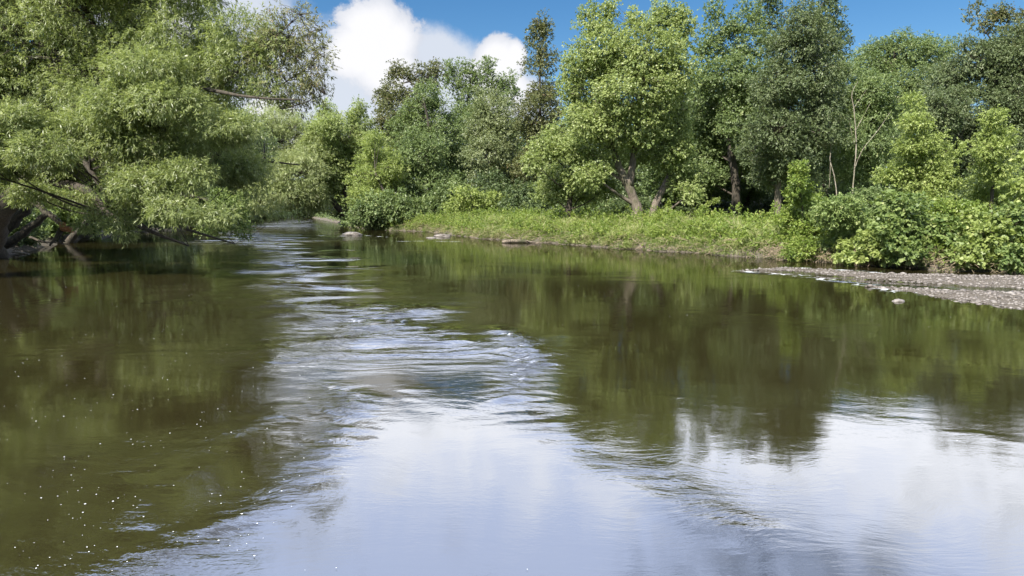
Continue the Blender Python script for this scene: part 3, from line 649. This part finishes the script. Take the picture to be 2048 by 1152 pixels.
for D, px, lob, lf, ty, lab in SH2:
    grow('shrub', lab, 'shrub', D, px, lob, lf, ty, r0=.08, low=True, group='shrubs along the edge of the woods', leaf_scale=1.2)

# ---- the woods behind: four kinds, copied
def proto(leaf, typ, w_, seed):
    return [(0,0,w_*.6,30,0),(-w_*.5,40,w_*.55,38,0),(w_*.5,45,w_*.55,36,0),(0,80,w_*.8,40,-2),(-w_*.6,115,w_*.5,34,0),(w_*.6,120,w_*.5,32,0),(0,150,w_*.85,30,0)]
kinds = []
for kx, (lf, w_) in enumerate([('mid',60),('dark',66),('mapled',58),('bluish',64)]):
    lob = [(1300+a, 225+b, c_, d_, e) for a, b, c_, d_, e in proto(lf, 'maple', w_, kx)]
    kinds.append((lob, lf))
spots = [
 (1165,96,.95,0,'green woodland tree filling the gap left of the forked maple'),(1040,118,.95,2,'shaded woodland tree left of the slender bronze topped tree'),  # survey px, distance, scale of height, kind, label
 (1120,130,.95,1,'dark woodland tree behind the slender bronze topped tree'),
 (1010,140,.85,0,'green woodland tree far behind the pale silvery tree'),
 (900,145,.8,2,'shaded woodland tree behind the round mid green crown'),
 (1210,112,1.0,1,'dark woodland tree behind the left side of the forked maple'),
 (1290,125,1.05,2,'shaded woodland tree behind the fork of the big maple'),
 (1375,112,1.0,0,'green woodland tree behind the right side of the forked maple'),
 (1440,130,1.1,1,'dark woodland tree beyond the stone house'),
 (1520,118,1.0,2,'shaded woodland tree beyond the mown clearing'),
 (1600,100,.95,1,'dark woodland tree behind the straight brown trunk'),
 (1690,105,.95,2,'shaded woodland tree behind the dead stems'),
 (1770,92,.7,1,'dark low woodland tree left of the taller young tree'),
 (1900,95,.8,1,'dark woodland tree between the two young trees'),
 (2010,95,.9,3,'grey woodland tree behind the bronze treetop'),
 (2110,90,.9,2,'shaded woodland tree past the right edge'),
 (2220,80,.9,0,'green woodland tree well past the right edge'),
 (760,150,.65,1,'dark woodland tree behind the small leaning yellow green tree'),
 (690,215,.75,1,'dark tree on the far side of the river bend'),
 (630,232,.72,2,'shaded tree at the end of the visible river'),
 (570,240,.75,1,'dark tree beyond the silvery willow at the bend'),
 (500,150,.6,0,'green tree on the left bank behind the silvery willow'),
 (330,120,.9,1,'dark tree on the left bank behind the maple branches'),
 (180,95,.9,2,'shaded tree deep on the left bank'),
 (40,75,.9,0,'green tree deep on the left bank at the edge'),
 (-110,66,.95,1,'dark tree on the left bank beyond the edge'),
]
spots += [(395,135,.8,1,'dark tree on the left bank between the maple branches and the silvery willow'),(455,150,.8,2,'shaded tree on the left bank just left of the silvery willow'),(265,108,.9,0,'green tree on the left bank behind the snapped limb shrub'),(1400,84,.95,1,'woodland tree added to shade the left part of the stone house'),(1490,86,1.0,2,'woodland tree added to shade the right part of the stone house'),(1330,83,.95,2,'woodland tree added for shade directly behind the right stem of the forked maple'),  # the trees before the house are added to shade it
 (600,222,.6,2,'shaded tree low on the horizon where the river disappears'),(655,205,.6,0,'green tree low on the far bank of the bend'),(530,205,.7,1,'dark tree behind the silvery willow where the river disappears')]
made = {}
for px, D, s, kd, lab in spots:
    x = (px-1024)/F*D; zz = hz(x, D)
    if kd not in made:
        lob, lf = kinds[kd]
        o = grow('woodland_tree', lab, 'tree', 110, 1300, lob, lf, 'maple', r0=.35, group='woodland trees in the back rows', cover=1.05, leaf_scale=1.15)
        made[kd] = o
    else:
        o = copy_tree(made[kd]); o['label'] = lab
    o.location = (x, D, zz-.1); o.scale = (s*1.05, s*1.05, s*.95); o.rotation_euler.z = (px*37 % 360)*math.pi/180 if kd != 9 else 0
# low dark underwood closing the gaps between the trunks
uw = [(400,128),(330,112),(450,140),(270,104),(560,205),(600,215),(640,208),(680,200),(520,195),(1365,86),(1440,87),(1520,86),(1300,84),(1160,96),(1235,98),(1300,104),(1350,106),(1520,100),(1580,96),(1640,84),(1710,80),(1775,72),(1865,72),(1930,68),(2030,70),(1100,104),(940,112),(720,132),(1420,112),(1480,110)]
ul = ['left of','just left of','behind','right behind','at the right of the clearing beyond','beyond','well behind','under','left behind','behind','between','right behind']
names = ['dark bush on the left bank right under the silvery willow trunk','dark bush on the left bank behind the maple branches','dark bush on the left bank in the shade past the silvery willow trunk','dark bush on the left bank left of the maple branches','far dark bush at the waterline under the silvery willow edge','far dark bush at the waterline in the middle of the bend','far dark bush at the waterline right of the bend gap','far dark bush behind the leaning trunks at the bend','far dark bush hidden behind the silvery willow',
 'low dark bush before the left part of the stone house','low dark bush before the middle of the stone house','low dark bush before the right corner of the stone house','low dark bush behind the fork of the big maple','dark underwood bush left of the forked maple at the wood edge','dark underwood bush just left of the forked trunk','dark underwood bush seen through the trunk fork','dark underwood bush right of the trunk fork',
 'dark underwood bush right of the stone house','dark underwood bush right behind the straight brown trunk','dark underwood bush behind the pointed green bush','dark underwood bush below the bare dead stems','dark underwood bush left of the taller young tree',
 'dark underwood bush right behind the taller young tree','dark underwood bush between the two young trees','dark underwood bush behind the nearest right young tree','dark underwood bush under the slender bronze tree','dark underwood bush under the forked airy tree',
 'dark underwood bush under the twin leaning trunks at the bend','dark underwood bush beyond the left end of the stone house','dark underwood bush beyond the right end of the stone house']
ub = None
for (px, D), lab in zip(uw, names):
    x = (px-1024)/F*D
    if ub is None:
        ub = grow('underwood_bush', lab, 'bush', 90, 1300, [(1300,392,56,28),(1262,408,44,22),(1338,406,46,24),(1300,418,66,18),(1320,375,30,20)], 'dark', 'maple', r0=.1, low=True, group='underwood bushes in the shade', leaf_scale=1.1); o = ub
    else:
        o = copy_tree(ub); o['label'] = lab
    o.location = (x, D, hz(x, D)-.1); o.rotation_euler.z = px*.7; s = (.8+(px % 7)*.06)*(1.9 if D > 190 else 1); o.scale = (s, s, s*(1.0 if not (1250 < px < 1530) else .5))

# ---- bare dead stems
def bare(name, label, D, stems, m_, base=None, cat='dead tree'):
    b0 = at(stems[0][0][0], stems[0][0][1], D); zz = hz(b0[0], b0[1]) if base is None else base
    root = empty(name, (b0[0], b0[1], zz)); tag(root, label, cat)
    for i, st in enumerate(stems):
        pts = [at(a, b_, D+d_) for a, b_, d_, r_ in st]; k_ = .62 if cat == 'dead tree' else 1
        if i == 0 and base is None: pts[0][2] = zz-.1
        V_, F_, c_, _, _ = poly_tube(pts, [q[3]*k_ for q in st], 7, 5, .1, i)
        mesh_obj('trunk' if i == 0 else 'branch', V_, [F_, c_], m_, root, smooth=True)
    return root
bare('dead_tree', 'taller bare pale dead stem among the green trees on the right', 61,
 [[(1704,440,0,.09),(1706,370,0,.085),(1712,300,0,.08),(1708,220,0,.06),(1704,185,0,.045),(1716,163,0,.02)],
  [(1712,260,0,.045),(1728,230,0,.035),(1740,208,0,.015)], [(1708,340,0,.05),(1725,300,-.3,.04),(1755,262,-.5,.03),(1782,222,-.5,.012)], [(1708,215,0,.03),(1722,195,0,.02),(1735,176,0,.01)],[(1709,290,0,.03),(1700,250,.2,.02),(1696,225,.3,.01)]], DEADW)
bare('dead_tree', 'shorter forked dead stem left of the taller bare one', 60,
 [[(1677,420,0,.07),(1668,350,0,.065),(1660,320,0,.055),(1661,290,0,.05),(1645,272,0,.035),(1622,262,0,.015)],
  [(1661,322,0,.04),(1660,350,0,.035),(1658,378,0,.025)], [(1661,290,0,.04),(1659,250,.2,.025),(1655,215,.3,.012)],[(1645,272,0,.02),(1632,250,0,.01)]], DEADW)
# fallen wood
bare('fallen_log', 'dark driftwood log lying at the foot of the grassy bank', gnd(1040,486)[1],
 [[(1004,485,0,.13),(1025,482,0,.17),(1050,483,0,.14),(1088,488,0,.06)], [(1025,477,.3,.06),(1015,470,.5,.04),(1008,465,.6,.02)], [(1050,480,0,.05),(1066,484,-.6,.04),(1080,483,-.8,.02)], [(1040,478,0,.04),(1046,470,.2,.02),(1052,466,.3,.01)]], DRIFT, 0, 'log')
bare('snapped_limb', 'thick snapped limb with orange broken end slanting to the water at left', 40,
 [[(62,398,0,.19),(95,425,-.3,.17),(125,450,-.6,.14)], [(125,450,-.6,.12),(112,475,-1,.1),(100,492,-1.2,.05)], [(128,456,-.6,.06),(118,482,-.9,.05),(140,490,-1.2,.02)], [(60,474,0,.07),(90,484,-.4,.06),(130,483,-.8,.03)]], BARKD, 0, 'branch')
sp_pts = [at(122,448,39.4), at(134,458,39.2)]
V_, F_, c_, _, _ = poly_tube(sp_pts, [.13, .16], 9, 4, .3, 3)
snap = [o for o in col.objects if o.name.startswith('snapped_limb')][0]
so = mesh_obj('broken_end', V_, [F_, c_], SNAP, snap); so['label'] = 'raw orange splintered end'
bare('leaning_trunk', 'thick dark trunk leaning right at the left edge below the willow', 43, [[(-70,520,0,.5),(-10,470,0,.42),(40,430,0,.34),(75,395,0,.25)],[(10,452,0,.2),(30,410,.5,.13),(20,360,1,.06)]], BARKD, None, 'trunk')
bare('leaning_trunk', 'second dark trunk leaning right just below the first at the left edge', 42, [[(-40,540,0,.36),(10,490,0,.3),(60,455,0,.24),(100,425,0,.15)]], BARKD, None, 'trunk')
bare('driftwood_branch', 'small pale driftwood branch lying in the water at the left edge', gnd(30,508)[1], [[(14,512,0,.09),(24,504,0,.07),(40,505,0,.05),(62,509,0,.03)],[(24,504,0,.05),(32,498,0,.03),(44,496,0,.015)],[(14,510,0,.05),(10,503,0,.03)]], DEADW, 0, 'branch')

# ---- grass, weeds and dead brush on the banks
r = np.random.default_rng(77)
def strip_points(n, lo, hi, box, cond=None):
    out_ = []; c_ = 0
    while c_ < n:
        P = np.column_stack([r.uniform(box[0], box[1], n), r.uniform(box[2], box[3], n)]); s = shore(P); k_ = (s > lo) & (s < hi)
        if cond is not None: k_ &= cond(P)
        out_.append(P[k_]); c_ += k_.sum()
        if c_ == 0: break
    return np.vstack(out_)[:n]
rightb = lambda P: P[:, 0] > -P[:, 1]*.27
P = strip_points(190000, -.15, 11, (-32, 32, 30, 120), lambda P: rightb(P) & (r.random(len(P)) < np.clip(1.25-.1*shore(P), .15, 1)*(1-.5*(shore(P) > 1))))
hh = np.maximum(height(P), .02); n = len(P)
patch = np.clip(.78+.45*wnoise(P, 2.6, 61)+.2*wnoise(P, 1.0, 62), .25, 1.5)
hl = (r.uniform(.45, 1.25, n)*patch)*np.clip(shore(P)/1.6, .7, 1)
d = norm(np.column_stack([r.normal(size=n)*.38, r.normal(size=n)*.38-.15, np.ones(n)]))
s_ = norm(np.cross(d, np.column_stack([r.normal(size=n), r.normal(size=n), np.zeros(n)])))
b0 = np.column_stack([P, hh-.03]); wd = r.uniform(.014, .032, n)[:, None]
droop_ = np.column_stack([r.normal(size=n)*.3, r.normal(size=n)*.3-.25*(shore(P) < .8), -.12-.35*(shore(P) < .8)])*hl[:, None]
V_ = np.stack([b0-s_*wd*.6, b0+d*hl[:, None]*.55-s_*wd*.7, b0+d*hl[:, None]+droop_, b0+d*hl[:, None]*.55+s_*wd*.9], 1).reshape(-1, 3)
o = mesh_obj('bank_grass', V_, np.arange(len(V_)).reshape(-1, 4), L['grass'], attrs={'tone': ('FACE', np.clip(.4*patch+r.uniform(0, .6, n), 0, 1))}); tag(o, 'tall bright grass covering the right bank above the mud', 'grass', kind='stuff')
# weeds
P = strip_points(13000, .15, 10, (-32, 32, 30, 120), rightb)
keep = (wnoise(P, 4.5, 63) + r.normal(size=len(P))*.5) > -.2; P = P[keep]
cl = np.column_stack([P, height(P)+r.uniform(.1, 1.0, len(P))*np.clip(.8+.75*wnoise(P, 2.6, 64), .2, 2.1)])
V_, F_, tone = leaves(cl, np.tile([0, -.2, 1.], (len(cl), 1)), r.uniform(.18, .42, len(cl)), r, 28, .165, .095, -.2, 1.2, .24, .7)
V_[:, 2] = np.maximum(V_[:, 2], .12)
o = mesh_obj('bank_weeds', V_, F_, L['weed'], attrs={'tone': ('FACE', tone)}); tag(o, 'leafy green weeds mixed through the bank grass', 'weeds', kind='stuff')
# shade plants and far ground cover
P = strip_points(5000, .3, 14, (-120, -15, 30, 190), lambda P: P[:, 0] < -P[:, 1]*.3); cl = np.column_stack([P, height(P)+r.uniform(.05, .7, len(P))])
P2 = strip_points(2200, .2, 10, (-70, -15, 95, 210), lambda P: P[:, 0] > -P[:, 1]*.40); cl = np.vstack([cl, np.column_stack([P2, height(P2)+r.uniform(.05, .6, len(P2))])])
V_, F_, tone = leaves(cl, np.tile([.2, -.2, 1.], (len(cl), 1)), r.uniform(.3, .6, len(cl)), r, 28, .28, .16, -.1, 1.0, .3, .9)
o = mesh_obj('shade_plants', V_, F_, L['mid'], attrs={'tone': ('FACE', tone)}); tag(o, 'green plants growing thickly along the shaded waterside', 'undergrowth', kind='stuff')
# dead brush and roots hanging on the cut bank
P = strip_points(5200, -.3, .55, (-14, 36, 30, 95), rightb); n = len(P)
dense = (P[:, 0] > 15) | (r.random(n) < .3); P = P[dense]; n = len(P)
A = np.column_stack([P, np.maximum(height(P), 0)+r.uniform(.0, .55, n)]); B = A + np.column_stack([r.normal(size=n)*.45, r.normal(size=n)*.3-.25, r.normal(size=n)*.16-.12]); B[:, 2] = np.maximum(B[:, 2], -.02)
V_, F_ = tubes(A, (A+B)/2+r.normal(size=A.shape)*.1+[0,0,.12], B, np.full(n, .014), np.full(n, .005), 4, 3)
o = mesh_obj('dead_brush', V_, F_, bark_mat('dry_twigs', (.16,.12,.08), (.36,.28,.19))); tag(o, 'tangle of dry twigs and roots along the cut bank', 'brush', kind='stuff')
# one arching vine shoot in the clearing
root = empty('vine_shoot', (at(1395,440,60)[0], 60, hz(at(1395,440,60)[0], 60))); tag(root, 'arching leafy shoot rising from the grass right of the forked maple', 'plant')
pts = [at(1395,455,60), at(1398,430,60), at(1405,418,60), at(1420,406,60), at(1437,400,60)]
V_, F_, c_, C_, _ = poly_tube(pts, [.03,.03,.025,.02,.01], 5, 5, .03, 2); mesh_obj('stem', V_, [F_, c_], BARKD, root)
V_, F_, tone = leaves(C_[4:], np.tile([0, -.3, .8], (len(C_)-4, 1)), np.full(len(C_)-4, .22), r, 42, .17, .12, .1, .8, .15, .9); mesh_obj('foliage', V_, F_, L['lime'], root, attrs={'tone': ('FACE', tone)})

# ---- stones
m, t, out = mat('river_stone'); geo = t.new('ShaderNodeNewGeometry'); oi = t.new('ShaderNodeAttribute'); oi.attribute_name = 'tone'
n_, _ = t.noise(geo.outputs['Position'], 22, 5, .6)
rp = t.new('ShaderNodeValToRGB'); t.l.new(oi.outputs['Fac'], rp.inputs[0]); e = rp.color_ramp.elements; e[0].color = (.06,.052,.045,1); e[1].color = (.25,.23,.215,1); x = e.new(.5); x.color = (.13,.112,.10,1)
p = t.new('ShaderNodeBsdfPrincipled'); t.l.new(t.mix(t.m('MULTIPLY', n_, .5), rp.outputs[0], (.12,.10,.08,1)), p.inputs['Base Color']); p.inputs['Roughness'].default_value = .6; t.l.new(p.outputs[0], out.inputs[0]); STONE = m
def ico(sub=1):
    import bmesh
    bm = bmesh.new(); bmesh.ops.create_icosphere(bm, subdivisions=sub, radius=1); V_ = np.array([v.co[:] for v in bm.verts]); F_ = np.array([[v.index for v in f.verts] for f in bm.faces]); bm.free(); return V_, F_
iv, if_ = ico(1)
C0 = r.uniform([8, 14], [46, 42], (60000, 2)); bh = barh(C0); C0 = C0[(bh > -.07) & (sdist(C0) < .1)]
C0 = C0[:16000]; pts = [C0]
P = np.vstack(pts); hh = height(P); k_ = hh > -.05; P, hh = P[k_], hh[k_]; n = len(P)
sz = np.exp(r.normal(-3.35, .42, n)); sz = np.clip(sz, .015, .11)
sc = sz[:, None]*np.column_stack([r.uniform(.8, 1.5, n), r.uniform(.7, 1.2, n), r.uniform(.4, .75, n)])
an = r.uniform(0, 6.28, n); lv = iv[None]*(1+r.normal(size=(n, len(iv), 1))*.1)*sc[:, None]
ca, sa = np.cos(an)[:, None], np.sin(an)[:, None]
V_ = np.stack([lv[..., 0]*ca-lv[..., 1]*sa+P[:, :1], lv[..., 0]*sa+lv[..., 1]*ca+P[:, 1:2], lv[..., 2]+np.maximum(hh, -.02)[:, None]+sz[:, None]*.15], -1).reshape(-1, 3)
F_ = (if_[None]+(np.arange(n)*len(iv))[:, None, None]).reshape(-1, 3)
o = mesh_obj('gravel', V_, F_, STONE, attrs={'tone': ('FACE', np.repeat(r.uniform(0, 1, n), len(if_)))}, smooth=True); tag(o, 'grey and tan pebbles of the gravel bar at right', 'gravel', kind='stuff')
iv3, if3 = ico(3)
def rock(px, py, w_, h_, label, seed):
    g_ = gnd(px, py); u = iv3; lump = 1+.16*wnoise(u, 1.6, seed)+.07*wnoise(u, .6, seed+1)
    V_ = u*lump[:, None]*[w_, w_*.6, h_]+[g_[0], g_[1], 0]
    o = mesh_obj('rock', V_, if3, STONE, attrs={'tone': ('FACE', np.clip(.72+.2*r.normal(size=len(if3)), .3, 1))}, smooth=True, origin=(g_[0], g_[1], 0)); tag(o, label, 'rock', 'rocks breaking the river surface')
rock(703, 470, 1.15, .32, 'pale rounded rock breaking the water in mid river with foam at its sides', 11)
rock(884, 473, .9, .25, 'low flat pale rock just off the tip of the muddy bank', 12)
rock(862, 476, .5, .12, 'small dark rock beside the low flat pale one', 14)
rock(1797, 603, .19, .085, 'single white stone in the water beside the gravel bar', 13)

# ---- stone house in the shade of the woods
HD = 92.0
def box(x0, x1, y0, y1, z0, z1):
    V_ = np.array([(x, y, z_) for x in (x0, x1) for y in (y0, y1) for z_ in (z0, z1)]); return V_, np.array([(0,1,3,2),(4,6,7,5),(0,4,5,1),(2,3,7,6),(0,2,6,4),(1,5,7,3)])
m, t, out = mat('stone_wall'); tcn = t.new('ShaderNodeTexCoord'); bt = t.new('ShaderNodeTexBrick'); t.l.new(t.mapping(tcn.outputs['Object'], (1,1,1), (R(90),0,0)), bt.inputs[0])
bt.inputs['Scale'].default_value = 1.0; bt.inputs['Color1'].default_value = (.42,.38,.33,1); bt.inputs['Color2'].default_value = (.26,.24,.21,1); bt.inputs['Mortar'].default_value = (.5,.48,.44,1); bt.inputs['Brick Width'].default_value = .6; bt.inputs['Row Height'].default_value = .25
p = t.new('ShaderNodeBsdfPrincipled'); t.l.new(bt.outputs[0], p.inputs['Base Color']); p.inputs['Roughness'].default_value = .9; t.l.new(p.outputs[0], out.inputs[0]); WALL = m
def plain(name, c_, rough=.6):
    m_, t_, o_ = mat(name); p_ = t_.new('ShaderNodeBsdfPrincipled'); nz, _ = t_.noise(t_.new('ShaderNodeTexCoord').outputs['Object'], 6, 4); t_.l.new(t_.mix(nz, C4([v*.8 for v in c_]), C4([v*1.15 for v in c_])), p_.inputs['Base Color']); p_.inputs['Roughness'].default_value = rough; t_.l.new(p_.outputs[0], o_.inputs[0]); return m_
ROOF = plain('roof_slate', (.07,.07,.075)); GLASS = plain('window_glass', (.03,.035,.04), .08); FRAME = plain('window_frame', (.16,.15,.13))
x0 = (1316-1024)/F*HD; x1 = (1520-1024)/F*HD; z0 = hz(x0, HD)-.3
hs_ = empty('stone_house', ((x0+x1)/2, HD+3, z0)); tag(hs_, 'grey stone house half hidden in shade beyond the mown clearing', 'house')
V_, F_ = box(x0, x1, HD, HD+7, z0, z0+4.2); mesh_obj('wall', V_, F_, WALL, hs_)
V_ = np.array([(x0-.4,HD-.4,z0+4.1),(x1+.4,HD-.4,z0+4.1),(x1+.4,HD+7.4,z0+4.1),(x0-.4,HD+7.4,z0+4.1),(x0-.4,HD+3.5,z0+6.6),(x1+.4,HD+3.5,z0+6.6)]); rf = mesh_obj('roof', V_, [np.array([(0,1,5,4),(2,3,4,5),(0,3,2,1)]), np.array([(0,4,3),(1,2,5)])], ROOF, hs_)
for xc in (x0+1.8, x0+5.2, x1-5.0, x1-2.0):
    V_, F_ = join([box(xc-.6, xc-.5, HD-.06, HD+.1, z0+1.5, z0+3.0), box(xc+.5, xc+.6, HD-.06, HD+.1, z0+1.5, z0+3.0), box(xc-.5, xc+.5, HD-.06, HD+.1, z0+2.9, z0+3.0), box(xc-.5, xc+.5, HD-.06, HD+.1, z0+1.5, z0+1.6), box(xc-.04, xc+.04, HD-.05, HD+.1, z0+1.6, z0+2.9)])
    wf = mesh_obj('window', V_, F_, FRAME, hs_); V_, F_ = box(xc-.5, xc+.5, HD-.03, HD+.05, z0+1.6, z0+2.9)
    me_ = mesh_obj('pane', V_-np.array(hs_.location), F_, GLASS); me_.parent = wf
print('leaf faces', sum(o_['nl'] for o_ in TREES), 'trees', len(TREES))
for o_ in bpy.data.objects:
    if 'nl' in o_: del o_['nl']
